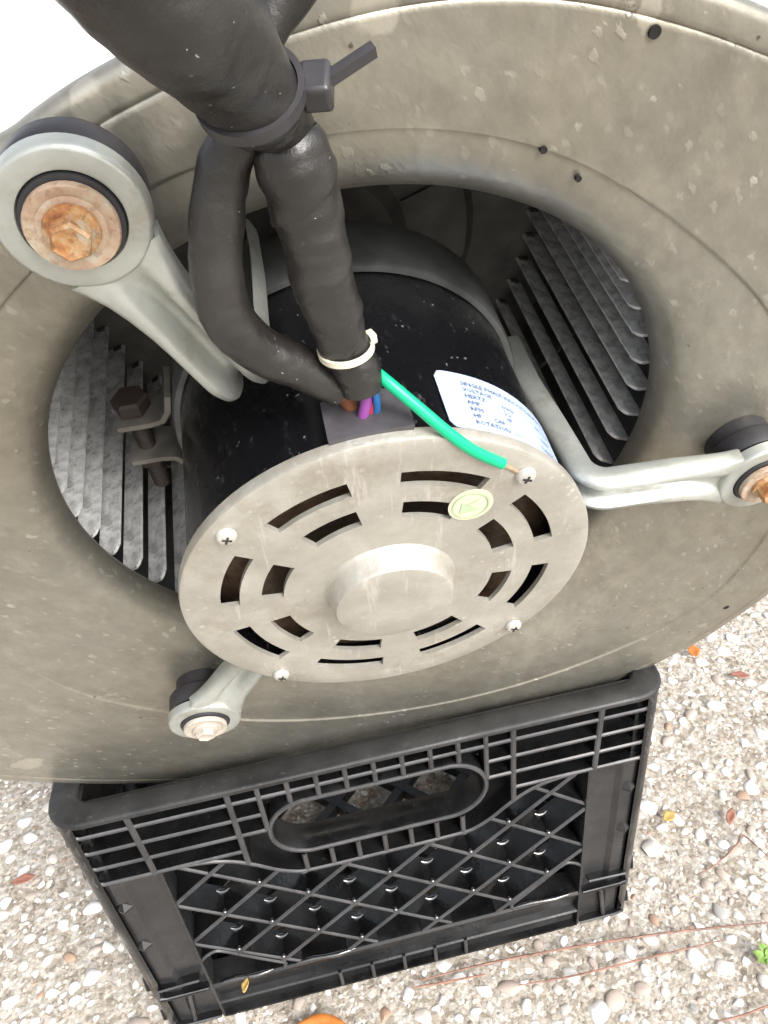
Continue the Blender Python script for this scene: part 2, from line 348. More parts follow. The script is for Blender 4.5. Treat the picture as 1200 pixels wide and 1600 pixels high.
# ------------------------------------------------------------------ milk crate
def crate():
    root = empty('milk_crate', Matrix.Translation((0, .165, 0)))
    tag(root, 'black plastic milk crate standing on the pebbled pavement under the blower', 'crate')
    W = .165
    def rrect(h, r, z, n=6):
        pts = []
        for cx, cy, a0 in ((h-r, h-r, 0), (-h+r, h-r, 90), (-h+r, -h+r, 180), (h-r, -h+r, 270)):
            for k in range(n+1):
                a = R(a0+90*k/n); pts.append((cx+r*math.cos(a), cy+r*math.sin(a), z))
        return pts
    # rim: hollow rolled top band
    H = CH_H
    b = MB()
    E_ = W+.0028
    rings = [rrect(E_-.0030, .0170, H-.0042), rrect(E_-.0005, .0185, H-.0036), rrect(E_, .0190, H-.0022), rrect(E_-.0005, .0188, H-.0008), rrect(E_-.0018, .018, H),
             rrect(E_-.0130, .010, H-.0004), rrect(E_-.0144, .009, H-.0014), rrect(E_-.0149, .0085, H-.004), rrect(E_-.0151, .0085, H-.030), rrect(E_-.0143, .009, H-.030), rrect(E_-.0140, .009, H-.0048), rrect(E_-.0030, .0170, H-.0042)]
    b.loft(rings, True, False, False); b.build('rim', RIMM, root, 50)
    # wall frame: local coords x along wall, z up, y: 0 = outer face, inward positive; origin at the wall foot
    def rib(path, wd, y0, y1, tilt=0.0):
        b = MB(); P = [Vector((p[0], 0, p[1])) for p in path]; rings = []
        for i, p in enumerate(P):
            t = (P[min(i+1, len(P)-1)]-P[max(i-1, 0)]).normalized(); n = Vector((-t.z, 0, t.x)); h = wd/2; c = min(h*.6, .0008)
            sec = [(-h, y1), (-h, y0+c), (-h+c, y0), (h-c, y0), (h, y0+c), (h, y1)]
            rings.append([p+n*a+Vector((0, q+tilt*(q-y0), 0)) for a, q in sec])
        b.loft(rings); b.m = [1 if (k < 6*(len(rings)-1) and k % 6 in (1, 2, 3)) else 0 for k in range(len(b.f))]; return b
    pieces = []          # (name, mesh) of one wall, children of the wall sheet
    def addp(name, b, sm=35): pieces.append((name, b.mesh(name, [CRATE, WORNLIT] if any(b.m) else CRATE, sm)))
    # four long slots left and right
    for k, z in enumerate((.2115, .1978, .1841, .1704)):
        for s in (-1, 1):
            if k == 0: continue
            x1 = .0775 if k == 3 else .0625
            pth = [(s*x1, z)] + [(s*(.1535-.012*t), z) for t in (.8, .4, 0)] + [(s*.1568, z+.0012), (s*.1580, z+.0040), (s*.1560, z+.0100)]
            addp('rib', rib(pth, .0028, .0003, .0125))
    addp('rib', rib([(-.1560, .2215), (-.1580, .2155), (-.1568, .2127), (-.1535, .2115), (0, .2115), (.1535, .2115), (.1568, .2127), (.1580, .2155), (.1560, .2215)], .0028, .0003, .0125))
    for s in (-1, 1):
        addp('upright_rib', rib([(s*.1285, .2235), (s*.1265, .1695)], .0036, 0, .0125))
        addp('upright_rib', rib([(s*.0775, .2235), (s*.0775, .1590)], .0032, 0, .0125))
        addp('upright_rib', rib([(s*.062, .2235), (s*.062, .1845)], .0028, 0, .0125))
    # handle ring
    ring = []
    for k in range(49):
        a = 2*pi*k/48; cx = .0385 if math.cos(a) > 0 else -.0385
        ring.append((cx+.0232*math.cos(a), .1795+.0228*math.sin(a)))
    b = MB(); N = len(ring)-1; rr = []
    for off, y in ((0, .0155), (0, .0012), (.0008, .0002), (.0022, .0002), (.003, .0012), (.003, .0175), (.0008, .0175), (0, .0155)):
        cur = []
        for k in range(N):
            a = 2*pi*k/48; cx = .0385 if math.cos(a) > 1e-9 else (-.0385 if math.cos(a) < -1e-9 else (.0385 if k < 1 else 0))
            r_ = .0245-off; cur.append((cx+r_*math.cos(a), y, .1795+(r_-.0008)*math.sin(a)))
        rr.append(cur)
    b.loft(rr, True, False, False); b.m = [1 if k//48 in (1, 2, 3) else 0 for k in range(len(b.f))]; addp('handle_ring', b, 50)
    for k in range(-3, 4):
        x = k*.0155
        zt = .1795+.0237
        addp('upright_rib', rib([(x, .2235), (x, zt)], .0028, .0002, .0125))
        addp('upright_rib', rib([(x, .1795-.0237), (x, .1408)], .0028, .0002, .0125))
    # lower boundary rib of the slotted band
    low = [(-.1560, .1800), (-.1580, .1744), (-.1568, .1716), (-.1535, .1704), (-.118, .1704), (-.1, .1688), (-.086, .1642), (-.0745, .1565), (-.064, .1475), (-.0545, .1418), (-.044, .1396)]
    full = low + [(0, .1392)] + [(-x, z) for x, z in reversed(low)]
    addp('rib', rib(catmull(full, 3), .0027, .0001, .0125))
    # diagonal lattice
    def zlow_top(x): return interp([(-.125, .1704), (-.118, .1704), (-.1, .1688), (-.086, .1642), (-.0745, .1565), (-.064, .1475), (-.0545, .1418), (-.044, .1396), (.044, .1396), (.0545, .1418), (.064, .1475), (.0745, .1565), (.086, .1642), (.1, .1688), (.118, .1704), (.125, .1704)], x)
    sl_ = .021/.025
    def inside(x, z):
        if abs(x) > .1235 or z > zlow_top(x)-.0005 or z < .043: return False
        if abs(x) > .074: 
            return z > interp([(.074, .046), (.095, .0655), (.110, .0795), (.1235, .0775)], abs(x))
        return True
    for sgn in (1, -1):
        for c in range(-11, 12, 2):
            run = []
            for k in range(401):
                x = -.125+.25*k/400; z = .051+sgn*sl_*x+.021*c+.0002
                if inside(x, z): run.append((x, z))
            if len(run) > 12:
                addp('lattice_bar', rib([run[0], run[len(run)//2], run[-1]], .0030 if sgn > 0 else .0026, .0006 if sgn > 0 else .0013, .0190 if sgn > 0 else .0186))
    # low arched bars beside the posts
    for s in (-1, 1):
        addp('arched_bar', rib(catmull([(s*.1235, .0735), (s*.1165, .0795), (s*.110, .0792), (s*.095, .0655), (s*.080, .0520), (s*.0755, .0475), (s*.0775, .0415)], 4), .0024, .0003, .0145))
    # crescents and drops added to catch light as pips where the wet bars cross
    glints = []
    for i in range(-4, 5):
        for k in range(-1, 6):
            if (i+k) % 2 == 0: continue
            x, z = .025*i, .051+.021*k
            if not inside(x, z+.006) or not inside(x, z+.014): continue
            b = MB(); b.tube([(x+.0042*t, .0152, z+.0030+.0024*t*t) for t in (-1, -.7, -.4, 0, .4, .7, 1)], [.0006, .0014, .0018, .0020, .0018, .0014, .0006], 10); glints.append(('glint_crescent', b.mesh('glint_crescent', WET, 60)))
            b = MB(); b.lathe([(.0002, -.0016), (.0014, -.0011), (.0019, 0), (.0014, .0011), (.0002, .0016)], 12, (x+.0004*(i % 3-1), .0022, z+.0030)); glints.append(('glint_drop', b.mesh('glint_drop', WET, 60)))
    for xa, xb in ((-.118, -.084), (-.070, -.030), (.076, .1185)):  # thin strips added along the rail to catch a wet glint
        b = MB(); b.tube([(xa+(xb-xa)*t, .0012+.0006*math.sin(7*t), .0432+.0003*math.sin(5*t)) for t in (0, .1, .3, .5, .7, .9, 1)], [.0004, .0013, .0017, .0015, .0018, .0012, .0004], 10); glints.append(('wet_glint_strip', b.mesh('wet_glint_strip', WET, 60)))
    # posts at both ends of the wall
    for s in (-1, 1):
        b = MB(); prof = [(.1225, .0012), (.1228, .0002), (.1245, .0002), (.1250, .0026), (.1320, .0034), (.1415, .0034), (.1450, .0012), (.1545, .0022), (.1590, .0058), (.1590, .016), (.1225, .016)]
        def post_x(x, z): return s*(x-.004*(1-z/.17)*(x-.12)/.04)
        b.loft([[(post_x(x, z), y, z) for x, y in prof] for z in (.004, .05, .11, .1695)]); pieces.append(('post', b.mesh('post', POSTM, 30)))
        for z in (.1455, .105):
            b = MB(); x0 = .1505
            b.add([(s*(x0-.0085), .003, z), (s*(x0+.0075), .003, z), (s*(x0-.0005), -.0015, z-.001), (s*(x0-.0005), .004, z+.0065), (s*(x0-.0085), .003, z-.0014), (s*(x0+.0075), .003, z-.0014), (s*(x0-.0005), -.0015, z-.0024)],
                  [(0, 2, 3), (2, 1, 3), (0, 3, 1), (0, 4, 6, 2), (2, 6, 5, 1), (4, 5, 6), (0, 1, 5, 4)]); addp('stacking_lug', b, 0)
        # foot tray ledge on the post
        b = rib([(s*.1245, .0455), (s*.150, .0455), (s*.1555, .0475), (s*.1535, .0560), (s*.128, .0575)], .0022, -.0022, .006); addp('foot_ledge', b)
        b = MB(); b.box((s*.1395, .0015, .0452), (.030, .008, .0016)); addp('foot_ledge', b, 0)
        b = rib([(s*.138, .044), (s*.142, .007)], .0028, -.0006, .006); addp('upright_rib', b)
        b = rib([(s*.1245, .0075), (s*.150, .0075), (s*.1555, .0095), (s*.1535, .0160)], .0022, -.0018, .006); addp('foot_ledge', b)
    # bottom rail: sloped upper lip, recessed face, lower flange
    b = MB(); prof = [(.0165, .0440), (.0040, .0436), (.0016, .0430), (.0003, .0414), (.0002, .0400), (.0016, .0385), (.0046, .0235), (.0050, .0225), (.0012, .0212), (.0002, .0202), (.0008, .0192), (.0042, .0186), (.0042, .0052), (.0002, .0046), (-.0002, .0034), (.0006, .0022), (.0165, .0022)]
    b.loft([[(x, y, z) for y, z in prof] for x in (-.1228, -.06, 0, .06, .1228)]); addp('bottom_rail', b, 25)
    for x in (-.0435, -.0218, 0, .0215, .0428):
        addp('upright_rib', rib([(x, .0215), (x, .0034)], .0024, -.0004, .006))
    # wall sheet behind the slots with the handle hole
    b = MB(); NX = 84; xs = [-.160+.32*i/NX for i in range(NX+1)]; zs = [.139+.0850*j/30 for j in range(31)]
    idx = {}
    def vid(i, j):
        if (i, j) not in idx: idx[i, j] = len(b.v); b.v.append((xs[i], .0118, zs[j]))
        return idx[i, j]
    for i in range(NX):
        for j in range(30):
            x = (xs[i]+xs[i+1])/2; z = (zs[j]+zs[j+1])/2
            if z < zlow_top(max(-.124, min(.124, x)))-.001: continue
            dx = max(0, abs(x)-.0385)
            if math.hypot(dx, z-.1795) < .0242: continue
            b.f.append((vid(i, j), vid(i+1, j), vid(i+1, j+1), vid(i, j+1))); b.m.append(0)
    sheet = b.mesh('wall', CRATE, 0)
    for q in range(4):
        wo = obj('wall', sheet, root); wo.matrix_basis = rotz(q*pi/2) @ Matrix.Translation((0, -W, H)) @ Matrix.Rotation(.018, 4, 'X') @ Matrix.Translation((0, 0, -H))
        sol = wo.modifiers.new('thickness', 'SOLIDIFY'); sol.thickness = .002; sol.offset = 1
        for nm, me in (pieces+glints if q == 0 else pieces): obj(nm, me, wo)
    # rounded corner bodies
    b = MB(); rings = []
    for z, h in ((.004, .1604), (.006, .1612), (.17, .1640), (H-.0036, .1646)):
        r_ = .0095; o_ = [(h-r_+r_*math.sin(R(90*k/8)), -(h-r_)-r_*math.cos(R(90*k/8)), z) for k in range(9)]
        rings.append([(h-.0075, -h, z)]+o_+[(h, -(h-.0075), z), (h-.006, -(h-.0075), z), (h-.0065, -(h-.0065), z), (h-.0075, -(h-.006), z)])
    b.loft(rings); cm = b.mesh('corner_post', CRATE, 35)
    for q in range(4): obj('corner_post', cm, root, rotz(q*pi/2))
    # floor grid
    fl = []
    for sgn in (1, -1):
        for c in range(-5, 6):
            pts = []
            for k in range(121):
                x = -.148+.296*k/120; y = sgn*x+c*.055
                if abs(y) < .148: pts.append((x, y))
            if len(pts) > 8:
                b = MB(); a, e = Vector(pts[0]+(0,)), Vector(pts[-1]+(0,)); t = (e-a).normalized(); n = Vector((-t.y, t.x, 0))*.0035; z0 = .010 if sgn > 0 else .0104
                b.loft([[p-n+Vector((0, 0, z0)), p+n+Vector((0, 0, z0)), p+n+Vector((0, 0, z0+.010)), p-n+Vector((0, 0, z0+.010))] for p in (a, e)])
                b.build('floor_bar', CRATE, root, 0)
    b = MB(); b.loft([rrect(.1475, .012, .004), rrect(.150, .012, .004), rrect(.150, .012, .0215), rrect(.1385, .012, .0215), rrect(.1385, .012, .004), rrect(.1475, .012, .004)], True, False, False); b.build('floor_frame', CRATE, root, 0)
crate()

# ------------------------------------------------------------------ blower
BM = Matrix(((0.99968, -0.008409, -0.02387, 0.01109), (-0.025308, -0.332147, -0.942888, -0.043335), (0.0, 0.94319, -0.332253, 0.411011), (0, 0, 0, 1)))
OUT = [(-180, .262), (-160, .275), (-138.6, .2632), (-118, .2543), (-85, .2520), (-51, .2491), (-44.8, .2490), (-34.5, .2439), (0, .215), (30, .190), (52.9, .1685), (62, .1630), (91.8, .1515), (103.6, .1479), (113, .1474), (120, .1470), (127, .158), (140, .21), (160, .245), (180, .262)]
def rout(t):
    t = (t+180) % 360-180
    return sum(interp(OUT, max(-180, min(180, t+d))) for d in (-3, -1.5, 0, 1.5, 3))/5
CRE = [(-180, .14), (-145, .168), (-128, .1706), (-90, .186), (-56, .2060), (-41, .2150), (-23, .193), (0, .160), (23, .1371), (38, .1266), (51, .1230), (62, .1217), (85, .1218), (95, .123), (140, .126), (180, .14)]
def rcre(t):
    t = (t+180) % 360-180
    return sum(interp(CRE, max(-180, min(180, t+d))) for d in (-6, -3, 0, 3, 6))/5
DEPTH = .24
def housing():
    root = empty('blower_housing', BM)
    tag(root, 'weathered grey-beige sheet metal blower housing with round inlet, leaning on the crate', 'blower housing')
    N = 360; CX = .0015
    def ring(fn): return [fn(k*360/N) for k in range(N)]
    def at(t, r, z, cx=0): return (cx+r*math.cos(R(t)), r*math.sin(R(t)), z)
    rings = []
    for r, z in ((.1085, -.0188), (.1062, -.0182), (.1053, -.0162), (.1053, -.0132), (.1060, -.0096), (.1076, -.0064), (.1102, -.0038), (.1136, -.0018), (.1172, -.0006), (.1204, 0)):
        rings.append([(p[0]+.002, p[1]-.0015, p[2]) for p in ring(lambda t: at(t, r, z))])
    for dr, z in ((-.0010, 0), (-.0005, 0), (0, .0004), (.0005, .0008), (.0010, .0008)):
        rings.append(ring(lambda t: at(t, max(.1228+.0001*(dr*1000+3), rcre(t)+dr), z)))
    for q in (.25, .5, .75):
        rings.append(ring(lambda t: at(t, rcre(t)+.0018+(rout(t)-.013-rcre(t)-.0018)*q, .0008+.0006*math.sin(q*pi)+.0005*math.sin(R(t*5)))))
    for dr, z in ((-.0092, .0008), (-.0081, .0008), (-.0076, .0003), (-.0071, .0008), (-.0060, .0009), (-.0025, .0007), (-.0008, .0002), (0, -.0010), (.0002, -.0040), (-.0006, -.0062)):
        rings.append(ring(lambda t: at(t, rout(t)+dr, z)))
    b = MB(); b.loft(rings, True, False, False); b.build('side_plate', PLATE, root, 60)
    # scroll wrapper and rear plate
    b = MB(); b.loft([ring(lambda t: at(t, rout(t)-dr, z)) for dr, z in ((.0016, -.0055), (.0016, -DEPTH), (.0024, -DEPTH), (.0024, -.0055))], True, False, False); b.build('scroll_wrapper', WRAP, root, 60)
    b = MB(); b.loft([ring(lambda t: at(t, rout(t)-dr, z)) for dr, z in ((.0030, -.0065), (.0030, -DEPTH+.001), (.0040, -DEPTH+.001), (.0040, -.0065))], True, False, False); b.build('cavity_shade_sheet', INNER, root, 60)  # extra dark sheet inside the wrapper, added to keep the cavity in shade
    b = MB(); b.loft([ring(lambda t: at(t, .1035, -DEPTH+.02)), ring(lambda t: at(t, .106, -DEPTH+.004)), ring(lambda t: at(t, .116, -DEPTH)), ring(lambda t: at(t, rout(t)-.003, -DEPTH))], True, False, False); b.build('rear_plate', PLATE, root, 60)
    # black discs paint the shade inside a bolt hole, and small rust pits
    for x, y, r in ((.0705, .1358, .0014), (.0485, .113, .0009), (.0585, .1045, .0008), (.178, -.140, .0016)):
        b = MB(); b.lathe([(r*1.05, .0003), (r, .0015), (r*.3, .0014)], 14, (x, y, 0)); b.build('hole', HOLESHADE, root)
    return root
housing()

def wheel():
    root = empty('squirrel_cage_fan', BM)
    tag(root, 'galvanised squirrel cage fan wheel inside the dark blower inlet', 'fan wheel')
    ZB, ZF = -.152, -.0235
    nb = 52
    b = MB(); prof = []
    K = 6
    for i in range(K+1):
        u = i/K; r = .1052+.0084*u; off = .0012*u*u/.115    # forward curve
        prof.append((r, off))
    # a sheet with a chamfered inner front corner
    rings_t, rings_b = [], []
    for i, (r, a) in enumerate(prof):
        zf = ZF-(.004 if i == 0 else (.0012 if i == 1 else 0)); th = .0007
        def P(rr, aa, z): return (rr*math.cos(aa), rr*math.sin(aa), z)
        rings_t.append([P(r, -a+th/r, ZB), P(r, -a+th/r, (ZB+ZF)/2), P(r, -a+th/r, zf), P(r, -a-th/r, zf), P(r, -a-th/r, (ZB+ZF)/2), P(r, -a-th/r, ZB)])
    b.loft(rings_t); me = b.mesh('blade', BLADE, 30)
    tabm = MB(); tabm.box((.1085, 0, ZB+.0015), (.004, .0032, .0028)); tab = tabm.mesh('blade_tab', BANDM, 0)
    for k in range(nb):
        o = obj('blade', me, root, rotz(2*pi*k/nb+R(1.2))); obj('blade_tab', tab, o)
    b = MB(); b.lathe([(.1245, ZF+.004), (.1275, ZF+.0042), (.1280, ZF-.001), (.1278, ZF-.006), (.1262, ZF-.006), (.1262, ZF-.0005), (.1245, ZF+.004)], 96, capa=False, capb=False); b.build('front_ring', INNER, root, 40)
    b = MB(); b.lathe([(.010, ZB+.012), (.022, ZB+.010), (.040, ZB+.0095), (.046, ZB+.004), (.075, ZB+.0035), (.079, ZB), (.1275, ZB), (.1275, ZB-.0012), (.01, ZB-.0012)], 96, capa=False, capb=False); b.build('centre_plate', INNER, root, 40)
    b = MB(); b.lathe([(.0065, ZB-.01), (.014, ZB-.01), (.014, ZB+.022), (.0065, ZB+.022)], 32, capa=False, capb=False); b.build('hub', BANDM, root, 40)
    # stiffening spokes stamped on the centre plate
    for k in range(6):
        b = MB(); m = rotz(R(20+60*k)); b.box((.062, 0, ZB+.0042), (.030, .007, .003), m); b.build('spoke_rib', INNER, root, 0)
wheel()

H1 = .0404
def motor():
    root = empty('fan_motor', BM)
    tag(root, 'round black electric motor with slotted beige end plate in the blower inlet', 'motor')
    RS = .0622
    b = MB(); b.lathe([(.0592, H1-.004), (RS, H1-.004), (RS, H1-.0075), (RS-.0006, H1-.0085), (RS-.0006, -.066), (RS-.003, -.0705), (.05, -.074), (.03, -.077), (.012, -.078), (.012, -.074), (.05, -.07), (.0592, -.064), (.0592, H1-.004)], 128, capa=False, capb=False); b.build('shell', SHELL, root, 35)
    b = MB(); b.lathe([(.0058, -.078), (.0062, -.079), (.0062, -.172), (.0055, -.174)], 24); b.build('shaft', SCREW, root)
    # winding ring seen through the slots
    b = MB(); b.lathe([(.0590, H1-.018), (.052, H1-.010), (.044, H1-.009), (.036, H1-.011), (.028, H1-.018), (.010, H1-.022)], 64, capa=False); b.build('winding', WIND, root, 60)
    # slotted end plate
    N = 360; rad = [.0195, .0335, .0402, .0468, .0525, .0575, .0632, .0642, .0645]; zt = [H1, H1, H1, H1, H1, H1, H1, H1-.0004, H1-.0012]; ZB = H1-.0042
    centres = [115.2-45*k for k in range(8)]
    def cell(i, j):
        if j not in (1, 3): return True
        th = i+.5; hw = 13.0 if j == 1 else 14.6
        return not any(abs((th-c+180) % 360-180) < hw for c in centres)
    b = MB(); nr = len(rad)
    def vt(i, j): return (i % N)*nr+j
    def vb(i, j): return N*nr+(i % N)*nr+j
    for i in range(N):
        for j in range(nr): b.v.append((rad[j]*math.cos(R(i)), rad[j]*math.sin(R(i)), zt[j]))
    for i in range(N):
        for j in range(nr): b.v.append((rad[j]*math.cos(R(i)), rad[j]*math.sin(R(i)), ZB if j > 5 else H1-.0017))
    F = []
    for i in range(N):
        for j in range(nr-1):
            if not cell(i, j): continue
            F += [(vt(i, j), vt(i, j+1), vt(i+1, j+1), vt(i+1, j)), (vb(i, j), vb(i+1, j), vb(i+1, j+1), vb(i, j+1))]
            if j == nr-2 or not cell(i, j+1): F.append((vt(i, j+1), vb(i, j+1), vb(i+1, j+1), vt(i+1, j+1)))
            if j == 0 or not cell(i, j-1): F.append((vt(i, j), vt(i+1, j), vb(i+1, j), vb(i, j)))
            if not cell((i+1) % N, j): F.append((vt(i+1, j), vt(i+1, j+1), vb(i+1, j+1), vb(i+1, j)))
            if not cell((i-1) % N, j): F.append((vt(i, j), vb(i, j), vb(i, j+1), vt(i, j+1)))
    b.f = F; b.m = [0]*len(F)
    ep = b.build('end_plate', CAST, root, 35)
    b = MB(); b.lathe([(.0215, H1-.0005), (.0206, H1+.0004), (.0198, H1+.0014), (.0190, H1+.0064), (.0183, H1+.0074), (.0170, H1+.0078), (.009, H1+.0076), (.001, H1+.0076)], 64, capa=False); b.build('bearing_hub', CAST, ep, 35)
    for a, r in ((47.4, .0580), (138.0, .0590), (-43.0, .0600), (-133.0, .0600)):
        b = MB(); x, y = r*math.cos(R(a)), r*math.sin(R(a)); b.lathe([(.0029, H1+.0001), (.0029, H1+.0009), (.0024, H1+.0017), (.0014, H1+.0021), (.0003, H1+.0022)], 20, (x, y, 0)); s = b.build('screw', SCREW, ep, 35)
        b = MB(); m = Matrix.Translation((x, y, H1+.0019)) @ rotz(R(a+20)); b.box((0, 0, 0), (.0027, .0006, .0009), m); b.box((0, 0, .0001), (.0006, .0027, .0009), m); b.build('cross_recess', DARKIRON, ep, 0)
    # earth sticker with its green mark
    c = Vector((.0242, .0337, H1)); 
    b = MB(); b.lathe([(.0066, .0001), (.0066, .0004), (.0003, .0004)], 40, c); st = b.build('earth_sticker', STICK, ep, 20)
    b = MB(); b.lathe([(.0055, .0005), (.0055, .0007), (.0050, .0007), (.0050, .0005)], 40, c, False, False); b.build('sticker_ring', STICKG, ep, 20)
    b = MB(); m = Matrix.Translation(c+Vector((0, 0, .0006))) @ rotz(R(20))
    pts = [Vector(p) for p in ((-.0042, -.0016, 0), (.0016, -.0034, 0), (-.0018, .0026, 0))]
    b.add([m @ p for p in pts], [(0, 1, 2)]); b.box((.0012, .0008, 0), (.0036, .0006, .0002), m @ rotz(R(10))); b.build('sticker_mark', STICKG, ep, 0)
    # rating label wrapped round the shell with its print
    RL = RS-.0002
    def cyl(a, z, r): return (r*math.cos(a), r*math.sin(a), z)
    A0, A1, Z0, Z1 = R(71.5), R(2), .0335, .0105
    outl = []
    rr = .0025
    def corner(ca, cz, a0):
        for k in range(6):
            t = R(a0+90*k/5); outl.append((ca-rr*math.cos(t)/RL, cz+rr*math.sin(t)))
    b = MB(); NA = 60; rings = []
    for k in range(NA+1):
        a = A0+(A1-A0)*k/NA; d = min(k, NA-k)*abs(A1-A0)*RL/NA
        cut = rr-math.sqrt(max(0, rr*rr-(rr-min(d, rr))**2))
        rings.append([cyl(a, Z0-cut, RL), cyl(a, Z1+cut, RL), cyl(a, Z1+cut, RL+.0003), cyl(a, Z0-cut, RL+.0003)])
    b.loft(rings); lab = b.build('rating_label', LABELM, root, 30)
    def text(s, x, zrow, size, parent=lab):
        cu = bpy.data.curves.new('lettering', 'FONT'); cu.body = s; cu.size = size; cu.resolution_u = 1
        to = bpy.data.objects.new('tmp', cu); col.objects.link(to); dg = bpy.context.evaluated_depsgraph_get(); me = bpy.data.meshes.new_from_object(to.evaluated_get(dg)); bpy.data.objects.remove(to)
        for v in me.vertices:
            a = A0-(x+v.co.x)/RL; p = cyl(a, Z1+zrow-v.co.y, RL+.0006); v.co = p
        me.materials.clear(); me.materials.append(INK); me.update(); return obj('lettering', me, parent)
    rows = [('SINGLE PHASE INDUCTION MOTOR', .0075, .0052, .0024), ('VOLTAGE', .0075, .0078, .0023), ('HERTZ', .0075, .0104, .0023), ('60Hz', .0205, .0104, .0023), ('AMP', .0075, .0130, .0023), ('2.2', .0205, .0130, .0023), ('RPM', .0078, .0156, .0023), ('6P', .0205, .0156, .0023),
            ('HP      CAP', .0080, .0182, .0023), ('ROTATION  -----', .0080, .0208, .0023), ('INS.CL B', .036, .0104, .0022), ('TEMP', .036, .0156, .0022), ('THERMALLY PROTECTED', .034, .0200, .0023)]
    for s, x, zr, sz in rows: text(s, x, zr, sz)
    # lead grommet with a notch
    GA = R(91.8)
    b = MB(); outl = [(-.0105, .0145), (-.0105, .0005), (-.0075, 0)] + [(-.0062*math.cos(pi*k/10), .0002+.0048*math.sin(pi*k/10)) for k in range(11)] + [(.0075, 0), (.0105, .0005), (.0105, .0145)]
    r0, r1 = RS-.0012, RS+.0042
    # outline runs around; extrude radially
    vs = [cyl(GA-x/RS, .0225+z, r0) for x, z in outl]+[cyl(GA-x/RS, .0225+z, r1) for x, z in outl]; n = len(outl)
    bm = bmesh.new(); V = [bm.verts.new(v) for v in vs]
    bm.faces.new(V[:n]); bm.faces.new(list(reversed(V[n:])))
    for k in range(n): bm.faces.new((V[k], V[(k+1) % n], V[n+(k+1) % n], V[n+k]))
    bmesh.ops.triangulate(bm, faces=[f for f in bm.faces if len(f.verts) > 4]); bmesh.ops.recalc_face_normals(bm, faces=bm.faces)
    me = bpy.data.meshes.new('lead_grommet'); bm.to_mesh(me); bm.free(); me.materials.append(GROMM); g = obj('lead_grommet', me, root)
    bv = g.modifiers.new('edge', 'BEVEL'); bv.width = .0006; bv.segments = 2; bv.limit_method = 'ANGLE'
motor()

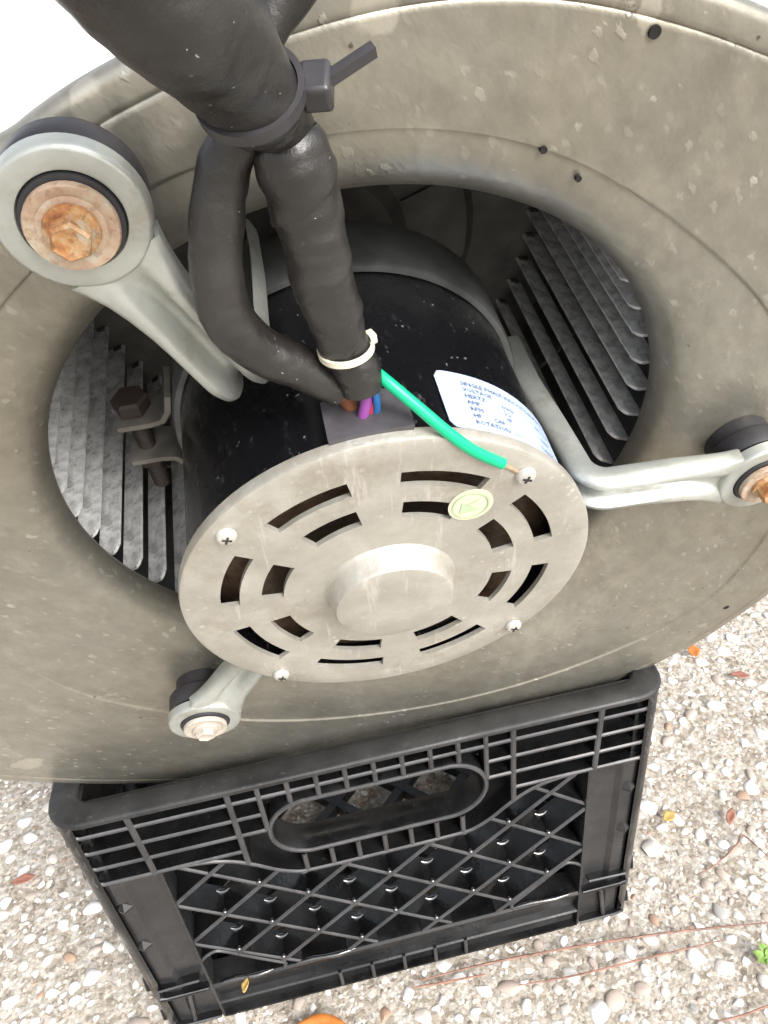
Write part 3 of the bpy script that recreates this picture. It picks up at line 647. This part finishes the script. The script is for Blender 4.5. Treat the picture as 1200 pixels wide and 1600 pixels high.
def bracket():
    root = empty('motor_bracket', BM)
    tag(root, 'pale zinc three-armed mounting bracket bolted across the blower inlet', 'motor bracket')
    # belly band
    b = MB(); b.lathe([(.0618, -.037), (.0638, -.037), (.0645, -.0385), (.0645, -.0625), (.0638, -.064), (.0618, -.064), (.0618, -.037)], 128, capa=False, capb=False); b.build('belly_band', BANDM, root, 40)
    # clamp ears and bolt on the left
    for y0, s in ((.0065, 1), (-.0115, -1)):
        b = MB(); pth = [(-.0635, y0+.012*s), (-.0652, y0+.005*s), (-.068, y0+.001*s), (-.073, y0), (-.0845, y0)]
        rings = []
        for i, p in enumerate(pth):
            t = Vector((pth[min(i+1, 4)][0]-pth[max(i-1, 0)][0], pth[min(i+1, 4)][1]-pth[max(i-1, 0)][1], 0)).normalized(); n = Vector((-t.y, t.x, 0))*.0011; q = Vector((p[0], p[1], 0)); hz = .0085
            rings.append([q-n+Vector((0, 0, -.0505-hz)), q+n+Vector((0, 0, -.0505-hz)), q+n+Vector((0, 0, -.0505+hz)), q-n+Vector((0, 0, -.0505+hz))])
        b.loft(rings); b.build('clamp_ear', EARM, root, 50)
    rx = Matrix.Translation((-.0785, 0, -.0505)) @ Matrix.Rotation(-pi/2, 4, 'X')
    b = MB(); b.lathe([(.0066, .009), (.0069, .0098), (.0069, .0138), (.0058, .0148), (.0002, .0150)], 6); o = b.build('clamp_bolt_head', RUSTDARK, root, 20); o.matrix_basis = rx
    b = MB(); pr = []
    z = -.033
    while z < .009: pr += [(.0031, z), (.0035, z+.0006)]; z += .0012
    b.lathe(pr, 20); o = b.build('clamp_bolt_shank', RUSTDARK, root, 60); o.matrix_basis = rx
    b = MB(); b.lathe([(.0058, -.0185), (.0062, -.018), (.0062, -.0142), (.0058, -.0137)], 6); o = b.build('clamp_nut', RUSTDARK, root, 20); o.matrix_basis = rx
    # arms
    half = [(-.5, -.0048), (-.5, -.0006), (-.46, .0014), (-.39, .0026), (-.30, .0028), (-.22, .0018), (-.15, -.0010), (-.10, -.0028), (-.04, -.0036)]
    prof = half + [(-a, n) for a, n in reversed(half)]
    back = [(a*.9, n-.0014) for a, n in reversed(prof)]
    sec = prof+back
    def arm_mesh(rb):
        e = rb-.1379
        path = [(r+e*min(1, max(0, (r-.083)/.03)), z) for r, z in ((.1262, .0198), (.1225, .0194), (.1180, .0187), (.1130, .0180), (.105, .0172), (.097, .0170), (.089, .0170), (.083, .0170))]
        for k in range(1, 9):
            a = R(90*k/9); path.append((.083-.0115*math.sin(a), .0170-.0115*(1-math.cos(a))))
        path += [(.0712, .001), (.0700, -.014), (.0682, -.032), (.0676, -.040), (.0676, -.063)]
        b = MB(); rings = []
        for i, (r, z) in enumerate(path):
            p0, p1 = path[max(i-1, 0)], path[min(i+1, len(path)-1)]; t = Vector((p1[0]-p0[0], 0, p1[1]-p0[1])).normalized(); n = Vector((t.z, 0, -t.x))
            if n.z < -.01: n = -n
            if abs(n.z) <= .2 and n.x > 0: n = -n
            rr = r-e if r > .11 else r
            w_ = interp([(.07, .0150), (.10, .0158), (.1130, .0176), (.1180, .0190), (.1225, .0212), (.1268, .0240)], rr); dd = interp([(.07, 1), (.108, 1), (.1180, .55), (.1240, .22), (.1268, .15)], rr)
            rings.append([Vector((r, a*w_, z))+n*(h*dd if h > -.0045 else h) for a, h in sec])
        b.loft(rings); return b.mesh('arm', ZINC, 45)
    b = MB(); b.lathe([(.0104, .0165), (.0104, .0200), (.0107, .0205), (.0113, .0206), (.0144, .0206), (.0150, .0204), (.0154, .0199), (.0156, .0190), (.0157, .0162), (.0149, .0162), (.0148, .0186), (.0140, .0195), (.0113, .0195), (.0113, .0165), (.0104, .0165)], 56, capa=False, capb=False); eye_me = b.mesh('arm_eye', ZINC, 45)
    b = MB(); b.lathe([(.0070, .0002), (.0118, .0002), (.0120, .0060), (.0142, .0068), (.0150, .0080), (.0150, .0128), (.0142, .0146), (.0102, .0150), (.0102, .0190), (.0103, .0204), (.0101, .0211), (.0092, .0213), (.0070, .0213)], 48); grom_me = b.mesh('rubber_mount', RUBBER, 50)
    def washer(mat):
        b = MB(); b.lathe([(.0088, .0215), (.0092, .0216), (.0093, .0230), (.0090, .0235), (.0074, .0234), (.0068, .0230), (.0055, .0232), (.003, .0232)], 40); return b.mesh('washer', mat, 40)
    def bolt(mat, e):
        b = MB(); b.lathe([(.0054, .0230), (.0056, .0236), (.0054, .0243), (.0046, .0245)], 32); 
        b.lathe([(.0043, .0240), (.0043, .0264+e), (.0037, .0271+e), (.0028, .0267+e), (.0008, .0266+e)], 6, a0=.3); return b.mesh('mounting_bolt', mat, 25)
    for k, (ang, rb) in enumerate(((115.0, .1344), (-3.3, .1389), (-125.9, .1403))):
        m = rotz(R(ang))
        arm = obj('arm', arm_mesh(rb), root, m); eye = obj('arm_eye', eye_me, arm, Matrix.Translation((rb, 0, 0)))
        gm = obj('rubber_mount', grom_me, root, m @ Matrix.Translation((rb, 0, 0)))
        mt = RUSTPALE if k == 2 else RUST
        wo = obj('washer', washer(RUSTPALE if k == 2 else RUSTMID), root, m @ Matrix.Translation((rb, 0, 0)) @ rotz(k*1.3)); bo = obj('mounting_bolt', bolt(mt, 0 if k == 2 else .0016), root, m @ Matrix.Translation((rb, 0, 0)) @ rotz(k*.7))
        wo['label'] = 'washer with pale grey plating' if k == 2 else 'washer with orange rust'
bracket()

# ------------------------------------------------------------------ wiring
MAIN = [(-0.0300, -0.1525, 0.5655, .0102), (-0.02516, -0.14673, 0.56036, 0.01024), (-0.0218, -0.14251, 0.55644, 0.01071), (-0.01815, -0.13868, 0.55198, 0.01098), (-0.0147, -0.13129, 0.54746, 0.0102), (-0.01098, -0.1244, 0.5422, 0.0091), (-0.0092, -0.1208, 0.5389, 0.0086), (-0.0080, -0.1186, 0.5368, 0.0084), (-0.0072, -0.1165, 0.5350, 0.0070)]
LEFT = [(-0.0105, -0.1195, 0.5385, 0.0042), (-0.0098, -0.1140, 0.5350, 0.0046), (-0.01024, -0.10852, 0.53169, 0.00483), (-0.01355, -0.10742, 0.52899, 0.0049), (-0.01674, -0.10617, 0.52374, 0.00527), (-0.01941, -0.1046, 0.51537, 0.00546), (-0.02154, -0.10269, 0.50485, 0.00571), (-0.02117, -0.09977, 0.49455, 0.0057), (-0.01555, -0.09683, 0.48537, 0.00567), (-0.00692, -0.09339, 0.4776, 0.0053), (0.00203, -0.0924, 0.46981, 0.0045)]
RIGHT = [(-0.0068, -0.1200, 0.5380, 0.0050), (-0.0050, -0.1150, 0.5345, 0.0060), (-0.00376, -0.10981, 0.53102, 0.00628), (-0.00258, -0.10958, 0.52697, 0.00737), (-0.0015, -0.1077, 0.52079, 0.00737), (-0.00027, -0.10487, 0.51146, 0.00693), (0.00079, -0.10198, 0.50127, 0.00686), (0.00255, -0.09874, 0.48989, 0.00619), (0.00473, -0.09657, 0.48066, 0.00567), (0.00662, -0.09589, 0.47464, 0.00564), (0.00715, -0.09561, 0.47053, 0.00524)]
SECOND = [(0.0072, -0.1180, 0.5580, .0042), (0.003, -0.11604, 0.55443, 0.00427), (-8e-05, -0.11502, 0.55164, 0.00433), (-0.00334, -0.11524, 0.54875, 0.00415), (-.0070, -.1160, .5440, .004)]
GREEN = [(0.01066, -0.09578, 0.47472, 0.00181), (0.01407, -0.09883, 0.4716, 0.0018), (0.01995, -0.10123, 0.46534, 0.00182), (0.02663, -0.10219, 0.45775, 0.00186), (0.03341, -0.10106, 0.45067, 0.00191), (0.04187, -0.09875, 0.4439, 0.00197)]
COPP = [(0.0412, -0.09885, 0.4443, 0.0011), (0.0448, -0.0976, 0.44108, 0.00104), (0.0470, -0.0966, 0.4388, 0.00088)]
PURPLE = [(0.00783, -0.09647, 0.47212, 0.00142), (0.00786, -0.09488, 0.46715, 0.00145), (0.00669, -0.09332, 0.46187, 0.00148), (0.00634, -0.0912, 0.45858, 0.0015)]
BLUE = [(0.00989, -0.09641, 0.47172, 0.00103), (0.01046, -0.09513, 0.46729, 0.00105), (0.01036, -0.09315, 0.4629, 0.00107), (0.00894, -0.09126, 0.45903, 0.001)]
RED = [(0.00928, -0.09391, 0.47083, 0.0008), (0.0093, -0.09376, 0.4664, 0.00081), (0.00864, -0.09289, 0.46202, 0.00082), (0.00757, -0.09117, 0.45888, 0.00084)]
BROWN = [(0.00104, -0.09262, 0.47113, 0.00192), (0.00255, -0.0918, 0.46807, 0.00195), (0.00404, -0.09006, 0.46455, 0.00198), (0.00555, -0.08809, 0.46047, 0.00202)]
def cable(name, P, mat, parent=None, n=12, seg=8, wob=0, tape=0):
    C = catmull(P, seg); b = MB(); b.tube([c[:3] for c in C], [c[3] for c in C], n, True, wob, tape); return b.build(name, mat, parent, 60)
har = empty('cable_sleeve', Matrix.Identity(4))
tag(har, 'thick black sleeve hanging over the motor and forking into two branches', 'cable sleeve')
cable('trunk_sleeve', MAIN, SLEEVE, har, 44, 16, .06)
cable('branch_sleeve', LEFT, SLEEVE, har, 36, 14, .09)
cable('branch_sleeve', RIGHT, SLEEVE, har, 40, 18, .11, .019)
tag(cable('cable', SECOND, SLEEVE, None, 16, 8), 'thin black cable crossing behind the thick sleeve at the top', 'cable')
tag(cable('wire', PURPLE, PURPLEW), 'purple wire entering the motor grommet', 'wire')
tag(cable('wire', BLUE, BLUEW), 'blue wire entering the motor grommet', 'wire')
tag(cable('wire', RED, REDW), 'thin red wire half hidden between the purple and blue wires', 'wire')
tag(cable('wire', BROWN, BROWNW), 'brown wire end coming out of the left sleeve branch', 'wire')
gw = empty('ground_wire', Matrix.Translation(GREEN[-1][:3])); tag(gw, 'bright green earth wire running down to a screw on the end plate', 'wire')
inv = gw.matrix_world.inverted()
def loc(P): return [tuple(inv @ Vector(p[:3]))+(p[3],) for p in P]
cable('jacket', [p[:3]+(p[3]*.86,) for p in loc(GREEN)], GREENW, gw, 16)
for k in range(5):
    cable('copper_strand', [(p[0]+.0005*math.cos(k*1.26+i), p[1]+.0005*math.sin(k*1.26+i), p[2], .0004) for i, p in enumerate(loc(COPP))], COPPER, gw, 6, 5)
# zip ties
def tie(name, label, c, t, ra, rb, wd, th, mat, head_dir, tail, hsize):
    c = Vector(c); t = Vector(t).normalized(); root = empty(name, Matrix.Translation(c)); tag(root, label, 'cable tie')
    u = Vector(head_dir); u = (u-t*u.dot(t)).normalized(); v = t.cross(u)
    b = MB(); rings = []; N = 64
    for k in range(N):
        a = 2*pi*k/N; d = u*(ra*math.cos(a))+v*(rb*math.sin(a)); nrm = d.normalized()
        rings.append([d-t*wd/2, d-t*wd/2+nrm*th, d+t*wd/2+nrm*th, d+t*wd/2])
    b.loft(rings+[rings[0]], True, False, False); b.build('strap', mat, root, 40)
    M = Matrix((tuple(u), tuple(v), tuple(t))).transposed().to_4x4()
    b = MB(); s = hsize; b.box((0, 0, 0), (s*.82, s, s*.86)); me = b.mesh('locking_head', mat, 30)
    h = obj('locking_head', me, root, Matrix.Translation(u*(ra+s*.40)+t*(s*.45)) @ M @ rotz(.25)); bv = h.modifiers.new('edge', 'BEVEL'); bv.width = s*.14; bv.segments = 3
    if tail:
        b = MB(); b.box((0, 0, 0), (tail, th*1.6, wd)); td = Vector((.0072, .0008, .0030)).normalized(); tb = td.cross(t).normalized(); tc_ = td.cross(tb)
        o = obj('tail', b.mesh('tail', mat, 30), root, Matrix.Translation(u*(ra+s*.45)+t*(s*.45)+td*(s*.3+tail*.5)) @ Matrix((tuple(td), tuple(tb), tuple(tc_))).transposed().to_4x4())
    return root
tv = Vector(MAIN[7][:3])-Vector(MAIN[5][:3])
tie('zip_tie', 'black cable tie with a chunky square head binding the thick sleeve', (-.0090, -.1205, .5386), (0.1695, 0.6892, -0.7044), .0088, .0086, .0024, .0011, TIE, (1, .22, -.17), .0095, .0068)
tv2 = Vector(RIGHT[6][:3])-Vector(RIGHT[5][:3])
tie('zip_tie', 'narrow off-white cable tie round the right sleeve branch', (.0043, -.0969, .4822), tv2, .0062, .0062, .0016, .0007, TIEW, (1, .5, .35), 0, .0032)

# ------------------------------------------------------------------ litter on the ground
def leaf(label, x, y, ln, wd, rz, mat, z=.006, curl=.25):
    b = MB(); n = 10; rows = []
    for i in range(n+1):
        t = i/n; h = wd/2*math.sin(pi*min(1, t*.96+.03))**.8; zz = curl*ln*(t-.5)**2
        rows.append([Vector((ln*(t-.5), s*h, zz+abs(s)*h*.35+.0004*math.sin(9*t+s*3))) for s in (-1, -.5, 0, .5, 1)])
    for d in (0, -.0005):
        pass
    b.loft(rows, False); o = b.build('fallen_leaf', mat, None, 60); so_ = o.modifiers.new('thickness', 'SOLIDIFY'); so_.thickness = .0004
    o.matrix_world = Matrix.Translation((x, y, z)) @ rotz(R(rz)) @ Matrix.Rotation(R(rng.uniform(-12, 12)), 4, 'X'); tag(o, label, 'leaf'); return o
ORANGE = simple('orange_leaf', (.5, .17, .035), .5, 0, .25, 120, .3)
YELLOW = simple('yellow_leaf', (.45, .3, .09), .5, 0, .25, 160, .3)
REDL = simple('rust_red_leaf', (.3, .13, .09), .55, 0, .25, 160, .3)
leaf('orange leaf lying at the foot of the crate front', -.061, -.0195, .034, .015, -12, ORANGE)
leaf('small orange leaf on the pebbles behind the right crate corner', .335, .2227, .016, .011, 70, ORANGE)
leaf('small rust-red leaf on the pebbles right of the blower', .358, .182, .017, .008, -25, REDL)
leaf('small yellow leaf among pebbles right of the crate', .224, .064, .012, .008, 20, YELLOW)
leaf('rust-red leaf scrap at the right edge beyond the crate', .268, .052, .016, .006, 50, REDL)
leaf('brown leaf scrap on the pebbles left of the crate', -.279, .143, .018, .008, 5, REDL)
leaf('tiny yellow petal in the bottom ledge of the crate', -.1018, -.002, .009, .0045, 75, YELLOW, .0455)
NEED = simple('red_pine_needle', (.24, .125, .09), .6, 0, .5, 120)
def needle(label, P, r=.0008):
    tot = [(p[0], p[1], .0048+.0012*math.sin(3*i)) for i, p in enumerate(P)]
    C = catmull(tot, 6); b = MB(); b.tube(C, [r*(1-.6*abs(2*i/(len(C)-1)-1)**3) for i in range(len(C))], 6); o = b.build('pine_needle', NEED, None, 60); tag(o, label, 'pine needle', 'pine needles on the pavement')
needle('long red pine needle running along the crate front to the right edge', [(0.007, -.006), (0.055, -0.0065), (0.1164, -0.0105), (0.1826, -0.0177), (0.2479, -0.0271)])
needle('red pine needle just in front of the longest one', [(0.0699, -0.0246), (0.1086, -0.028), (0.1536, -0.0287), (0.2126, -0.0307)], .0007)
needle('short red pine needle in the bottom right corner', [(0.1816, -0.0745), (0.1987, -0.0749), (0.2218, -0.0729)])
needle('bent red pine needle right of the crate', [(0.2209, 0.0161), (0.2385, 0.0203), (0.2602, 0.0305), (0.2685, 0.0355), (0.2762, 0.0155)], .0007)
needle('short red pine needle close to the crate bottom rail', [(0.0515, -0.0129), (0.0252, -0.0114), (0.001, -0.009)], .0008)
def weed():
    root = empty('weed', Matrix.Translation((.231, -.0495, 0))); tag(root, 'small bright green weed sprouting at the right edge', 'weed')
    m = simple('weed_leaf', (.2, .33, .07), .5, 0, .3, 150)
    for k in range(11):
        a = k*2.4; ln = rng.uniform(.006, .012); b = MB(); rows = []
        for i in range(6):
            t = i/5; h = .0028*math.sin(pi*min(1, t+.05)); rows.append([Vector((ln*t, s*h, .003+ln*.7*t-ln*.45*t*t+abs(s)*h*.3)) for s in (-1, 0, 1)])
        b.loft(rows, False); o = b.build('leaf', m, root, 60); o.matrix_basis = Matrix.Translation((rng.uniform(-.003, .003), rng.uniform(-.003, .003), .003)) @ rotz(a)
weed()
